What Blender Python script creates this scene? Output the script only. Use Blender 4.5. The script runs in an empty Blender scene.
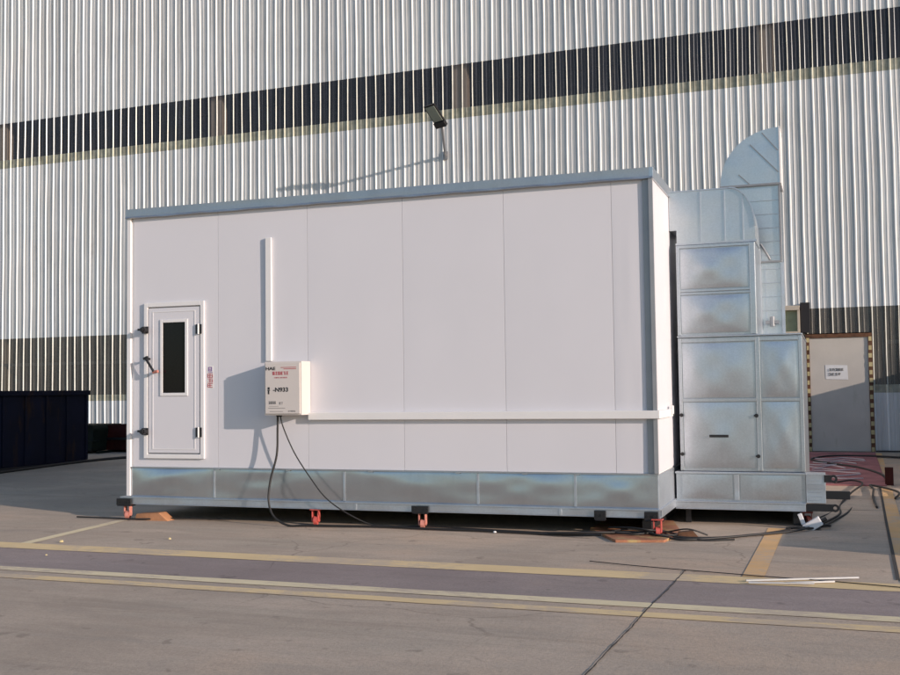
import bpy, bmesh, math, random
from mathutils import Vector, Matrix
random.seed(7)
R=math.radians
S=bpy.context.scene
COL=S.collection
# ---------------------------------------------------------------- calibration
F,YAW,PITCH,ROLL=1069.95,0.3713540,0.0500646,-0.0127558
W=23.917; DB=11.760; DE=0.0298270
PITCHRIB=0.2580
GZ=-0.10
# sun: direction light travels
SUNT=Vector((-3.2,1.0,-0.84)).normalized()

def bpt(u,v,z=0.0):
    return Vector((u*math.cos(DE)-(DB+v)*math.sin(DE), u*math.sin(DE)+(DB+v)*math.cos(DE), z))
def gz(y):
    if y<=13.5: return GZ
    return GZ+min((y-13.5)/10.3,1.0)*0.23

# ---------------------------------------------------------------- materials
def newmat(name):
    m=bpy.data.materials.new(name); m.use_nodes=True
    nt=m.node_tree; b=nt.nodes['Principled BSDF']
    return m,nt,b
def tc(nt,scale=1.0,stretch=None,which='Object'):
    t=nt.nodes.new('ShaderNodeTexCoord'); mp=nt.nodes.new('ShaderNodeMapping')
    nt.links.new(t.outputs[which],mp.inputs[0])
    mp.inputs['Scale'].default_value=stretch if stretch else (scale,scale,scale)
    return mp.outputs[0]
def noise(nt,vec,scale,detail=4,rough=.6,dist=0.0):
    n=nt.nodes.new('ShaderNodeTexNoise'); nt.links.new(vec,n.inputs['Vector'])
    n.inputs['Scale'].default_value=scale; n.inputs['Detail'].default_value=detail
    n.inputs['Roughness'].default_value=rough; n.inputs['Distortion'].default_value=dist
    return n.outputs['Fac']
def ramp(nt,fac,stops):
    r=nt.nodes.new('ShaderNodeValToRGB'); nt.links.new(fac,r.inputs[0])
    e=r.color_ramp.elements
    while len(e)<len(stops): e.new(.5)
    for i,(p,c) in enumerate(stops):
        e[i].position=p; e[i].color=(c[0],c[1],c[2],1) if not isinstance(c,(int,float)) else (c,c,c,1)
    return r.outputs[0]
def mixc(nt,fac,a,b,mode='MIX'):
    m=nt.nodes.new('ShaderNodeMix'); m.data_type='RGBA'; m.blend_type=mode
    for sock,val in ((m.inputs[0],fac),(m.inputs[6],a),(m.inputs[7],b)):
        if hasattr(val,'links'): nt.links.new(val,sock)
        elif isinstance(val,(int,float)): sock.default_value=val
        else: sock.default_value=(val[0],val[1],val[2],1)
    return m.outputs[2]
def bump(nt,b,h,strength,dist=.01):
    n=nt.nodes.new('ShaderNodeBump'); nt.links.new(h,n.inputs['Height'])
    n.inputs['Strength'].default_value=strength; n.inputs['Distance'].default_value=dist
    nt.links.new(n.outputs[0],b.inputs['Normal'])
def paint(name,col,rough=.5,metal=0.0,var=.08,scale=3.0,bstr=.0,bscale=6.0,coat=0.0,dirt=None,spec=.5):
    m,nt,b=newmat(name)
    v=tc(nt)
    n=noise(nt,v,scale,5)
    lo=[c*(1-var) for c in col]; hi=[min(1,c*(1+var)) for c in col]
    c=ramp(nt,n,[(.3,lo),(.7,hi)])
    if dirt:
        n2=noise(nt,tc(nt,stretch=(2.2,2.2,.5)),dirt[1],6,.7)
        f=ramp(nt,n2,[(dirt[2],0.0),(dirt[3],1.0)])
        c=mixc(nt,f,c,dirt[0])
    nt.links.new(c,b.inputs['Base Color'])
    b.inputs['Roughness'].default_value=rough; b.inputs['Metallic'].default_value=metal
    b.inputs['Specular IOR Level'].default_value=spec
    if coat: b.inputs['Coat Weight'].default_value=coat
    if bstr: bump(nt,b,noise(nt,v,bscale,2),bstr)
    return m

def galv(name,col=(.62,.66,.70),rough=.34,wob=.35,wsc=1.3,stretch=(1,1,1.6),spangle=.04,det=1.0,patch=.25):
    m,nt,b=newmat(name)
    v=tc(nt)
    vo=nt.nodes.new('ShaderNodeTexVoronoi'); nt.links.new(v,vo.inputs['Vector']); vo.inputs['Scale'].default_value=70
    sp=nt.nodes.new('ShaderNodeSeparateColor'); nt.links.new(vo.outputs['Color'],sp.inputs[0])
    g=ramp(nt,sp.outputs[0],[(0,[c*(1-spangle) for c in col]),(1,[min(1,c*(1+spangle)) for c in col])])
    g2=mixc(nt,ramp(nt,noise(nt,tc(nt,stretch=(1,1,.4)),2.2,6,.65),[(.50,0.0),(.68,patch)]),g,[c*.70 for c in col])
    g2=mixc(nt,ramp(nt,noise(nt,tc(nt,stretch=(9,9,.6)),1.5,4,.7),[(.56,0.0),(.72,.12)]),g2,[min(1,c*1.35) for c in col])
    nt.links.new(g2,b.inputs['Base Color'])
    b.inputs['Metallic'].default_value=.88
    rr=nt.nodes.new('ShaderNodeMapRange'); nt.links.new(noise(nt,v,3,3),rr.inputs[0])
    rr.inputs[3].default_value=rough*.8; rr.inputs[4].default_value=rough*1.25
    nt.links.new(rr.outputs[0],b.inputs['Roughness'])
    bump(nt,b,noise(nt,tc(nt,stretch=stretch),wsc,det,.4),wob,.05)
    return m

def concrete(name,base,warm,dark,scale=1.0,patch=.5):
    m,nt,b=newmat(name)
    v=tc(nt)
    def msk(fac,a,b_,top): return ramp(nt,fac,[(a,0.0),(b_,top)])
    c=ramp(nt,noise(nt,v,.22,6,.6,.6),[(.40,[x*.84 for x in base]),(.5,base),(.58,warm)])
    c=mixc(nt,msk(noise(nt,tc(nt,stretch=(.55,1.5,1)),1.0,8,.66,.5),.48,.62,patch),c,dark)
    c=mixc(nt,msk(noise(nt,tc(nt,stretch=(.4,1.2,1)),.7,6,.6,1.0),.50,.62,.45),c,[min(1,x*1.22) for x in base])
    c=mixc(nt,msk(noise(nt,tc(nt,stretch=(.8,2.6,1)),2.6,8,.72,.6),.50,.66,.40),c,[base[0]*.74,base[1]*.72,base[2]*.72])
    # greenish-grey weathering and tyre marks
    c=mixc(nt,msk(noise(nt,tc(nt,stretch=(.3,.9,1)),.9,5,.6,.3),.52,.64,.35),c,[base[0]*.78,base[1]*.86,base[2]*.88])
    c=mixc(nt,msk(noise(nt,tc(nt,stretch=(.10,2.4,1)),1.3,6,.7,.8),.56,.70,.45),c,[x*.55 for x in base])
    c=mixc(nt,msk(noise(nt,v,4.5,3,.5,.4),.66,.72,.5),c,[x*.42 for x in base])
    # hairline cracks
    w=nt.nodes.new('ShaderNodeTexNoise'); nt.links.new(v,w.inputs['Vector']); w.inputs['Scale'].default_value=1.4; w.inputs['Detail'].default_value=5
    ad=nt.nodes.new('ShaderNodeMixRGB'); ad.blend_type='ADD'; ad.inputs[0].default_value=.55
    nt.links.new(v,ad.inputs[1]); nt.links.new(w.outputs['Color'],ad.inputs[2])
    vo=nt.nodes.new('ShaderNodeTexVoronoi'); vo.feature='DISTANCE_TO_EDGE'; vo.inputs['Scale'].default_value=.33
    nt.links.new(ad.outputs[0],vo.inputs['Vector'])
    cr=ramp(nt,vo.outputs['Distance'],[(.0,.55),(.0035,0.0)])
    gate=msk(noise(nt,v,.35,2,.5),.48,.56,1.0)
    mu=nt.nodes.new('ShaderNodeMath'); mu.operation='MULTIPLY'; nt.links.new(cr,mu.inputs[0]); nt.links.new(gate,mu.inputs[1])
    c=mixc(nt,mu.outputs[0],c,[x*.35 for x in base])
    fine=noise(nt,v,55,3,.8)
    c=mixc(nt,msk(fine,.42,.66,.45),c,[x*.6 for x in base])
    vo2=nt.nodes.new('ShaderNodeTexVoronoi'); vo2.inputs['Scale'].default_value=60; nt.links.new(v,vo2.inputs['Vector'])
    c=mixc(nt,ramp(nt,vo2.outputs['Distance'],[(.0,.35),(.22,0.0)]),c,[min(1,x*1.5) for x in base])
    nt.links.new(c,b.inputs['Base Color'])
    b.inputs['Roughness'].default_value=.85
    b.inputs['Specular IOR Level'].default_value=.2
    h=nt.nodes.new('ShaderNodeMath'); h.operation='ADD'; nt.links.new(fine,h.inputs[0]); nt.links.new(noise(nt,v,9,5,.6),h.inputs[1])
    bump(nt,b,h.outputs[0],.30,.010)
    return m

def worn_line(name,col,ground):
    m,nt,b=newmat(name)
    v=tc(nt)
    w=noise(nt,tc(nt,stretch=(.8,2.0,1)),9.0,8,.8)
    w2=noise(nt,v,.9,3,.6)
    a=nt.nodes.new('ShaderNodeMath'); a.operation='ADD'; nt.links.new(w,a.inputs[0]); nt.links.new(w2,a.inputs[1])
    f=ramp(nt,a.outputs[0],[(.86,0.0),(1.0,.08),(1.2,.75)])
    a.use_clamp=False
    c=ramp(nt,noise(nt,v,2.5,4),[(.3,[x*.88 for x in col]),(.7,col)])
    h=nt.nodes.new('ShaderNodeMath'); h.operation='MULTIPLY'; h.inputs[1].default_value=.5; nt.links.new(a.outputs[0],h.inputs[0])
    f=ramp(nt,h.outputs[0],[(.44,0.04),(.505,.16),(.535,.62),(.60,.85)])
    c=mixc(nt,f,c,ground)
    nt.links.new(c,b.inputs['Base Color']); b.inputs['Roughness'].default_value=.75
    b.inputs['Specular IOR Level'].default_value=.25
    return m

M={}
GC=(.50,.405,.318)
M['concrete']=concrete('yard_concrete',GC,(.56,.425,.315),(.38,.33,.275))
M['lane']=concrete('lane_concrete',(.345,.28,.258),(.37,.295,.262),(.27,.232,.212),patch=.4)
M['yellow']=worn_line('yellow_line_paint',(.80,.60,.32),GC)
M['yellow_b']=worn_line('pale_yellow_line_paint',(.80,.68,.44),GC)
M['orange']=worn_line('orange_line_paint',(.74,.46,.21),GC)
M['joint']=paint('joint_filler',(.05,.045,.042),.9)
M['clad']=paint('white_cladding_paint',(.585,.605,.615),.42,0,.07,1.2,dirt=((.38,.37,.34),1.2,.55,.85))
def streaky(key):
    m=M[key]; nt=m.node_tree; b=nt.nodes['Principled BSDF']; l=b.inputs['Base Color'].links[0]; src=l.from_socket
    f=ramp(nt,noise(nt,tc(nt,stretch=(.9,.9,.04)),1.0,3,.6),[(.38,(.86,.86,.87)),(.62,(1,1,1))])
    f2=ramp(nt,noise(nt,tc(nt,stretch=(7,7,.22)),1.0,5,.7),[(.40,(.84,.83,.81)),(.56,(1,1,1))])
    c=mixc(nt,1.0,src,f,'MULTIPLY'); c=mixc(nt,1.0,c,f2,'MULTIPLY'); nt.links.new(c,b.inputs['Base Color'])
streaky('clad')
def clad_rib():
    return paint('cladding_rib_paint',(.80,.81,.80),.38,0,.03,1.0)
M['rib']=clad_rib()
M['ribsun']=paint('rib_sun_highlight',(.60,.62,.58),.3,0,.2,2.0)  # pale colour standing in for the sun highlight on band ribs
M['sill']=paint('yellowed_fibreglass',(.26,.265,.215),.5,0,.35,5.0,dirt=((.16,.15,.10),2.5,.5,.75))
M['sillrib']=paint('yellowed_fibreglass_rib',(.58,.57,.46),.5,0,.15,3.0)
def pane_mat(name,tint,dif,diff_fac):
    m=bpy.data.materials.new(name); m.use_nodes=True; nt=m.node_tree; nt.nodes.clear()
    o=nt.nodes.new('ShaderNodeOutputMaterial')
    tr=nt.nodes.new('ShaderNodeBsdfTransparent'); tr.inputs[0].default_value=(*tint,1)
    d=nt.nodes.new('ShaderNodeBsdfDiffuse')
    v=tc(nt,stretch=(14,1,.35))
    c=ramp(nt,noise(nt,v,1.0,5,.7),[(.3,[x*.35 for x in dif]),(.55,dif),(.8,[x*1.9 for x in dif])])
    nt.links.new(c,d.inputs[0])
    g=nt.nodes.new('ShaderNodeBsdfGlossy'); g.inputs[0].default_value=(.7,.75,.8,1); g.inputs['Roughness'].default_value=.25
    m1=nt.nodes.new('ShaderNodeMixShader'); m1.inputs[0].default_value=diff_fac
    nt.links.new(tr.outputs[0],m1.inputs[1]); nt.links.new(d.outputs[0],m1.inputs[2])
    m2=nt.nodes.new('ShaderNodeMixShader'); m2.inputs[0].default_value=.03
    nt.links.new(m1.outputs[0],m2.inputs[1]); nt.links.new(g.outputs[0],m2.inputs[2])
    nt.links.new(m2.outputs[0],o.inputs[0])
    return m
M['pane']=pane_mat('smoky_skylight_sheet',(.78,.78,.80),(.085,.088,.105),.42)
M['pane2']=pane_mat('grimy_window_sheet',(.70,.70,.68),(.19,.18,.165),.60)
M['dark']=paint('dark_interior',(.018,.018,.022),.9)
M['column']=paint('cream_column_paint',(.78,.64,.48),.6)
M['white']=paint('white_booth_panel',(.655,.648,.69),.38,0,.02,.6,.12,1.3,spec=.5)
M['whitetrim']=paint('white_trim_plastic',(.74,.73,.74),.35,0,.02)
M['galv']=galv('galvanised_sheet',(.53,.57,.62),.32,.26,1.0,(1,1,1.4),.05,0.0,.22)
M['galvskirt']=galv('galvanised_skirt',(.50,.54,.585),.24,.9,1.15,(.8,1,2.4),.03,0.6)
M['galvduct']=galv('galvanised_duct',(.60,.64,.67),.36,.3,1.6)
M['galvtrim']=galv('galvanised_trim',(.47,.50,.53),.42,.3,2.0,(.4,1,3),.03)
M['channel']=galv('galvanised_channel',(.56,.60,.65),.42,.3,3.0)
M['postgrey']=paint('grey_corner_trim',(.33,.34,.36),.4,.4,.1,1.5)
M['black']=paint('black_plastic',(.012,.012,.014),.45)
M['rubber']=paint('black_rubber_cable',(.014,.013,.013),.55)
M['navy']=paint('navy_container_paint',(.004,.005,.016),.75,0,.35,1.5,dirt=((.03,.014,.008),1.3,.56,.70),spec=.2)
M['green']=paint('dark_green_paint',(.008,.013,.010),.6,0,.3,spec=.2)
M['maroon']=paint('maroon_paint',(.045,.008,.006),.65,0,.4,spec=.2)
M['red']=paint('red_caster_polyurethane',(.50,.09,.075),.5,0,.15,20)
M['pink']=paint('primer_red_steel',(.50,.20,.16),.6,0,.3,18)
M['ply']=paint('red_film_plywood',(.36,.15,.08),.7,0,.3,5,dirt=((.42,.30,.13),2,.5,.62))
M['wood']=paint('raw_timber',(.42,.20,.10),.75,0,.25,6)
M['mat']=paint('dusty_red_mat',(.34,.13,.13),.9,0,.3,3.0)
M['glass']=paint('dark_door_glass',(.006,.006,.008),.12,0,.1,spec=.22)
M['cream']=paint('cream_door_paint',(.52,.485,.44),.5,0,.06,2.0,dirt=((.34,.33,.25),1.5,.58,.8))
M['rust']=paint('rusty_steel',(.11,.05,.025),.85,0,.5,8)
M['tapey']=paint('hazard_tape_pale',(.50,.42,.22),.6,0,.15,10)
M['brown']=paint('brown_hinge_paint',(.20,.155,.12),.6)
M['boxgrey']=paint('control_box_paint',(.60,.555,.53),.4,0,.02,spec=.5)
M['inkred']=paint('red_ink',(.40,.03,.05),.6)
M['inkblack']=paint('black_ink',(.015,.015,.018),.6)
M['inkpurple']=paint('purple_ink',(.16,.07,.26),.6)
M['inkgrey']=paint('grey_ink',(.16,.15,.15),.6)
M['paper']=paint('white_paper',(.72,.72,.72),.8)
M['lens']=paint('led_lens',(.25,.28,.24),.3)
M['beige']=paint('beige_box_paint',(.50,.44,.36),.6,0,.1,3)
M['greenish']=paint('yellowed_pane',(.30,.33,.20),.4,0,.2,5)
M['silver']=paint('silver_tube',(.62,.62,.64),.4,.5)
M['whitecable']=paint('white_cable',(.62,.55,.55),.6)
M['grey']=paint('grey_steel',(.25,.26,.28),.5,.3)
M['rail']=paint('white_cable_duct',(.74,.73,.73),.4,0,.02,3.0,.15,2.5)

# ---------------------------------------------------------------- helpers
def tag(o,label=None,cat=None,group=None,kind=None):
    if label: o['label']=label
    if cat: o['category']=cat
    if group: o['group']=group
    if kind: o['kind']=kind
    return o
def empty(name,loc,rz=0.0,label=None,cat=None,group=None):
    o=bpy.data.objects.new(name,None); COL.objects.link(o)
    o.location=loc; o.rotation_euler=(0,0,rz); o.empty_display_size=.2
    return tag(o,label,cat,group)
class MB:
    def __init__(s): s.v=[];s.f=[];s.m=[];s.sm=[]
    def add(s,vs,fs,mi=0,smooth=False):
        b=len(s.v); s.v+= [tuple(x) for x in vs]
        for f in fs: s.f.append([b+i for i in f]); s.m.append(mi); s.sm.append(smooth)
        return s
    def box(s,x0,x1,y0,y1,z0,z1,mi=0):
        vs=[(x0,y0,z0),(x1,y0,z0),(x1,y1,z0),(x0,y1,z0),(x0,y0,z1),(x1,y0,z1),(x1,y1,z1),(x0,y1,z1)]
        return s.add(vs,[(0,3,2,1),(4,5,6,7),(0,1,5,4),(1,2,6,5),(2,3,7,6),(3,0,4,7)],mi)
    def obox(s,c,ax,ay,az,mi=0):   # oriented box: centre and three half vectors
        c=Vector(c);ax=Vector(ax);ay=Vector(ay);az=Vector(az); vs=[]
        for sz in (-1,1):
            for sx,sy in ((-1,-1),(1,-1),(1,1),(-1,1)): vs.append(c+ax*sx+ay*sy+az*sz)
        return s.add(vs,[(0,3,2,1),(4,5,6,7),(0,1,5,4),(1,2,6,5),(2,3,7,6),(3,0,4,7)],mi)
    def ring(s,x0,x1,z0,z1,w,y0,y1,mi=0):   # rectangular frame in xz
        s.box(x0,x0+w,y0,y1,z0,z1,mi); s.box(x1-w,x1,y0,y1,z0,z1,mi)
        s.box(x0+w,x1-w,y0,y1,z0,z0+w,mi); s.box(x0+w,x1-w,y0,y1,z1-w,z1,mi); return s
    def cyl(s,c,axis,r,h,n=16,mi=0,r2=None):
        c=Vector(c);a=Vector(axis).normalized(); p=a.orthogonal().normalized(); q=a.cross(p)
        r2=r if r2 is None else r2
        A=[c-a*h/2+(p*math.cos(t)+q*math.sin(t))*r for t in [2*math.pi*i/n for i in range(n)]]
        B=[c+a*h/2+(p*math.cos(t)+q*math.sin(t))*r2 for t in [2*math.pi*i/n for i in range(n)]]
        s.add(A+B,[(i,(i+1)%n,n+(i+1)%n,n+i) for i in range(n)],mi,True)
        s.add(A,[tuple(reversed(range(n)))],mi); s.add(B,[tuple(range(n))],mi); return s
    def tube(s,pts,r,n=8,mi=0,smooth=6):
        P=[Vector(p) for p in pts]
        if smooth and len(P)>2:
            Q=[]
            for i in range(len(P)-1):
                p0=P[max(i-1,0)];p1=P[i];p2=P[i+1];p3=P[min(i+2,len(P)-1)]
                for k in range(smooth):
                    t=k/smooth
                    Q.append(.5*((2*p1)+(p2-p0)*t+(2*p0-5*p1+4*p2-p3)*t*t+(3*p1-p0-3*p2+p3)*t**3))
            Q.append(P[-1]); P=Q
        vs=[];up=None
        for i,p in enumerate(P):
            d=(P[min(i+1,len(P)-1)]-P[max(i-1,0)])
            if d.length<1e-9: d=Vector((1,0,0))
            d.normalize()
            if up is None: up=d.orthogonal().normalized()
            up=(up-d*up.dot(d))
            if up.length<1e-6: up=d.orthogonal()
            up.normalize(); q=d.cross(up)
            for k in range(n):
                a=2*math.pi*k/n; vs.append(p+(up*math.cos(a)+q*math.sin(a))*r)
        fs=[]
        for i in range(len(P)-1):
            for k in range(n): fs.append((i*n+k,i*n+(k+1)%n,(i+1)*n+(k+1)%n,(i+1)*n+k))
        s.add(vs,fs,mi,True)
        L=len(P)-1
        s.add([vs[k] for k in range(n)],[tuple(reversed(range(n)))],mi); s.add([vs[L*n+k] for k in range(n)],[tuple(range(n))],mi)
        return s
    def prism(s,poly,y0,y1,mi=0,smooth=False):   # polygon in xz extruded in y
        n=len(poly); A=[(x,y0,z) for x,z in poly]; B=[(x,y1,z) for x,z in poly]
        s.add(A,[tuple(range(n))],mi); s.add(B,[tuple(reversed(range(n)))],mi)
        s.add(A+B,[(i,n+i,n+(i+1)%n,(i+1)%n) for i in range(n)],mi,smooth); return s
    def build(s,name,mats,parent=None,bevel=0.0,off=None):
        me=bpy.data.meshes.new(name)
        vs=s.v if off is None else [(x-off[0],y-off[1],z-off[2]) for x,y,z in s.v]
        me.from_pydata(vs,[],s.f)
        if not isinstance(mats,(list,tuple)): mats=[mats]
        for m in mats: me.materials.append(m)
        for i,p in enumerate(me.polygons): p.material_index=s.m[i]; p.use_smooth=s.sm[i]
        bm=bmesh.new(); bm.from_mesh(me)
        bmesh.ops.recalc_face_normals(bm,faces=bm.faces)
        if bevel:
            es=[e for e in bm.edges if len(e.link_faces)==2 and e.calc_face_angle(0)>.6]
            bmesh.ops.bevel(bm,geom=es,offset=bevel,segments=2,profile=.5,affect='EDGES',clamp_overlap=True)
        bm.to_mesh(me); bm.free()
        o=bpy.data.objects.new(name,me); COL.objects.link(o)
        if parent: o.parent=parent
        return o
def pillow(x0,x1,z0,z1,y,depth,bulge,n=10,edge=.012,seed=0):
    """sheet metal panel: a shallow tray with a gently bulged face towards -y"""
    rnd=random.Random(seed); mb=MB(); vs=[]
    a=[rnd.uniform(-1,1) for _ in range(8)]
    for j in range(n+1):
        for i in range(n+1):
            s,t=i/n,j/n
            b=bulge*(math.sin(math.pi*s)*math.sin(math.pi*t))**.6
            wv=bulge*.35*(math.sin(3.1*s*math.pi+a[0]*3)*math.sin(2.3*t*math.pi+a[1]*3))*math.sin(math.pi*s)*math.sin(math.pi*t)
            vs.append((x0+(x1-x0)*s,y-b-wv,z0+(z1-z0)*t))
    fs=[(j*(n+1)+i,j*(n+1)+i+1,(j+1)*(n+1)+i+1,(j+1)*(n+1)+i) for j in range(n) for i in range(n)]
    mb.add(vs,fs,0,True)
    e=[(x0,y,z0),(x1,y,z0),(x1,y,z1),(x0,y,z1),(x0,y+depth,z0),(x1,y+depth,z0),(x1,y+depth,z1),(x0,y+depth,z1)]
    mb.add(e,[(0,1,5,4),(1,2,6,5),(2,3,7,6),(3,0,4,7),(4,5,6,7)])
    return mb
def textmesh(name,txt,size,mat,parent,loc,rot=(R(90),0,0),bold=False,sx=1.0):
    c=bpy.data.curves.new('t','FONT'); c.body=txt; c.size=size; c.extrude=.0012
    if bold: c.offset=size*.03
    c.resolution_u=3
    t=bpy.data.objects.new('t',c); COL.objects.link(t)
    dg=bpy.context.evaluated_depsgraph_get(); dg.update()
    me=bpy.data.meshes.new_from_object(t.evaluated_get(dg))
    bpy.data.objects.remove(t); bpy.data.curves.remove(c)
    me.name=name; me.materials.clear(); me.materials.append(mat)
    o=bpy.data.objects.new(name,me); COL.objects.link(o)
    o.parent=parent; o.location=loc; o.rotation_euler=rot; o.scale=(sx,1,1)
    return o
def glyphs(mb,x0,z,n,h,w,gap,y,rnd,mi=0,slant=0):
    """small square stroke characters (illegible in the photograph)"""
    x=x0
    for k in range(n):
        t=h*.13
        mb.box(x,x+w,y-.001,y,z+h*.82,z+h*.82+t,mi)
        if rnd.random()<.75: mb.box(x+w*.1,x+w*.9,y-.001,y,z+h*.42,z+h*.42+t,mi)
        if rnd.random()<.8: mb.box(x,x+w,y-.001,y,z,z+t,mi)
        mb.box(x+w*.42,x+w*.42+t,y-.0016,y,z,z+h,mi)
        if rnd.random()<.6: mb.box(x,x+t,y-.0013,y,z+h*.1,z+h*.9,mi)
        if rnd.random()<.6: mb.box(x+w-t,x+w,y-.0013,y,z,z+h*.7,mi)
        x+=w+gap
    return x

# ---------------------------------------------------------------- ground
mb=MB()
ys=[-80,-20,-5,0,4,8,11,13.5,16,18.5,21,23.8,30,90]; xs=[-140,-60,-30,-20,-10,0,10,25,60,120]
vs=[(x,y,gz(y)) for y in ys for x in xs]; nx=len(xs)
mb.add(vs,[(j*nx+i,j*nx+i+1,(j+1)*nx+i+1,(j+1)*nx+i) for j in range(len(ys)-1) for i in range(nx-1)])
tag(mb.build('ground',M['concrete']),kind='structure')

LT=DE*.5
def lp(x,y): # point on a line family parallel to the lane (tilted slightly)
    return (x, y+x*math.tan(LT))
def strip(name,x0,x1,ya,yb,z,mat,wob=0.0,n=1):
    mb=MB(); vs=[];rnd=random.Random(hash(name)%99)
    for i in range(n+1):
        x=x0+(x1-x0)*i/n
        a=lp(x,ya); b=lp(x,yb)
        vs+=[(a[0],a[1]+rnd.uniform(-wob,wob),z),(b[0],b[1]+rnd.uniform(-wob,wob),z)]
    mb.add(vs,[(2*i,2*i+2,2*i+3,2*i+1) for i in range(n)])
    return tag(mb.build(name,mat),kind='structure')
strip('lane',-60,40,8.07,9.06,GZ+.002,M['lane'],.004,200)
strip('yellow_line',-60,40,9.06,9.40,GZ+.0045,M['yellow'],.004,300)
strip('yellow_line',-60,40,7.90,8.08,GZ+.0045,M['yellow_b'],.004,300)
strip('yellow_line',-60,40,7.57,7.74,GZ+.0045,M['yellow'],.004,300)
def cross(name,x0,x1,ya,yb,z,mat,dx=0):
    mb=MB(); vs=[]; n=24
    for i in range(n+1):
        y=ya+(yb-ya)*i/n; vs+=[(x0+dx*i/n,y,gz(y)+z),(x1+dx*i/n,y,gz(y)+z)]
    mb.add(vs,[(2*i,2*i+1,2*i+3,2*i+2) for i in range(n)])
    return tag(mb.build(name,mat),kind='structure')
cross('orange_line',-1.04,-.86,9.41,12.7,.004,M['orange'],-.06)
cross('orange_line',.20,.36,9.5,23.6,.004,M['orange'],-.14)
cross('yellow_line',-8.68,-8.54,9.27,11.9,.004,M['yellow_b'],-.42)
mb=MB(); vs=[]; rj=random.Random(2); n=140; o_=0
for i in range(n+1):
    y=1.0+8.6*i/n; o_=o_*.8+rj.uniform(-.004,.004); w_=rj.uniform(.003,.0075); x=-1.49-.05*i/n+o_
    vs+=[(x-w_,y,gz(y)+.0056),(x+w_,y,gz(y)+.0056)]
mb.add(vs,[(2*i,2*i+1,2*i+3,2*i+2) for i in range(n)]); tag(mb.build('expansion_joint',M['joint']),kind='structure')
cross('expansion_joint',.17,.20,9.6,22,.006,M['joint'],-.10)
def xjoint(y,x0,x1):
    mb=MB(); mb.add([(x0,y,gz(y)+.003),(x1,y+.02,gz(y)+.003),(x1,y+.045,gz(y)+.003),(x0,y+.02,gz(y)+.003)],[(0,1,2,3)])
    tag(mb.build('expansion_joint',M['joint']),kind='structure')
xjoint(14.6,-.9,12)

# ---------------------------------------------------------------- factory building
FB=empty('factory_building',(-12,W,0),0,'large factory hall clad in white ribbed metal sheet with two dark window bands','building')
def jit(k,z):
    return .006*math.sin(k*12.9+z*.9)+.004*math.sin(k*5.3+z*2.3+1)
K0=int(-50/PITCHRIB); K1=int(16/PITCHRIB)
PROF=[(0,0),(.010,-.024),(.030,-.024),(.044,0),(.105,0),(.113,-.006),(.132,-.006),(.140,0),(.190,0),(.197,-.005),(.210,-.005),(.216,0),(PITCHRIB,0)]
DX0,DX1,DZ1=-1.20,.09,2.62
def cladding(name,zs,mats,ribfaces=(0,1,2),off=0.0,door=False):
    mb=MB()
    for k in range(K0,K1):
        bx=-1.41-.042+k*PITCHRIB
        for a in range(len(zs)-1):
            z0,z1=zs[a],zs[a+1]
            if door and bx+.2>DX0 and bx+.05<DX1 and z1<=DZ1+.01: continue
            vs=[];m=[]
            for z in (z0,z1):
                for i,(px,py) in enumerate(PROF):
                    kk=k if i<len(PROF)-1 else k+1
                    vs.append((bx+px+jit(kk,z),W+py+off,z))
            n=len(PROF)
            for i in range(n-1):
                mb.add([vs[i],vs[i+1],vs[n+i+1],vs[n+i]],[(0,1,2,3)],1 if i in ribfaces else 0)
    return mb.build(name,mats,FB,off=(-12,W,0))
def zr(a,b,n): return [a+(b-a)*i/n for i in range(n+1)]
cladding('wall_cladding',zr(9.40,17.5,9),[M['clad'],M['rib']])
cladding('wall_cladding',zr(3.153,8.086,6),[M['clad'],M['rib']])
cladding('wall_cladding',[.0,.6,1.355],[M['clad'],M['rib']],door=True)
cladding('window_band',zr(8.328,9.399,2),[M['pane'],M['ribsun']],ribfaces=(2,))  # only the right rib faces carry the painted sun highlight
cladding('window_band',[1.524,2.1,2.62,3.152],[M['pane2'],M['ribsun']],ribfaces=(2,),door=True)
cladding('sill_strip',[8.087,8.327],[M['sill'],M['sillrib']])
cladding('sill_strip',[1.356,1.523],[M['sill'],M['sillrib']],door=True)
mb=MB()   # roof parapet, side walls and back
mb.box(-50.1,16.1,W-.08,W+.3,17.5,17.75)
mb.box(-50,-49.9,W+.1,W+30,0,17.5); mb.box(15.9,16,W+.1,W+30,0,17.5); mb.box(-49.9,15.9,W+29.9,W+30,0,17.5); mb.box(-49.9,15.9,W+.3,W+29.9,17.3,17.4)
mb.build('roof_and_side_walls',M['clad'],FB,off=(-12,W,0))
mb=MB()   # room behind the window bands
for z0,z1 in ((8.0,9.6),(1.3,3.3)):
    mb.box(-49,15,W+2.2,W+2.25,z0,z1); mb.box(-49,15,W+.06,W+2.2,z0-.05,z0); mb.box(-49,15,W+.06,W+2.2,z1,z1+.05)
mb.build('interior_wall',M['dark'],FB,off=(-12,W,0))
mb=MB()
for x in (-44.5,-37.4,-30.3,-23.25,-15.95,-9.02,-1.88,5.2,12.3):
    mb=MB(); mb.box(x-.17,x+.17,W+.10,W+.34,.15,17.2); mb.build('column',M['column'],FB,off=(-12,W,0))
mb=MB(); mb.box(-49,-1.6,W+.09,W+.14,2.37,2.45); mb.box(.4,15,W+.09,W+.14,2.37,2.45); mb.build('girt',M['grey'],FB,off=(-12,W,0))
mb=MB(); mb.box(-49.5,-1.22,W-.05,W+.06,0,.16); mb.box(.12,15.5,W-.05,W+.06,0,.16); mb.build('base_flashing',M['joint'],FB,off=(-12,W,0))
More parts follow.
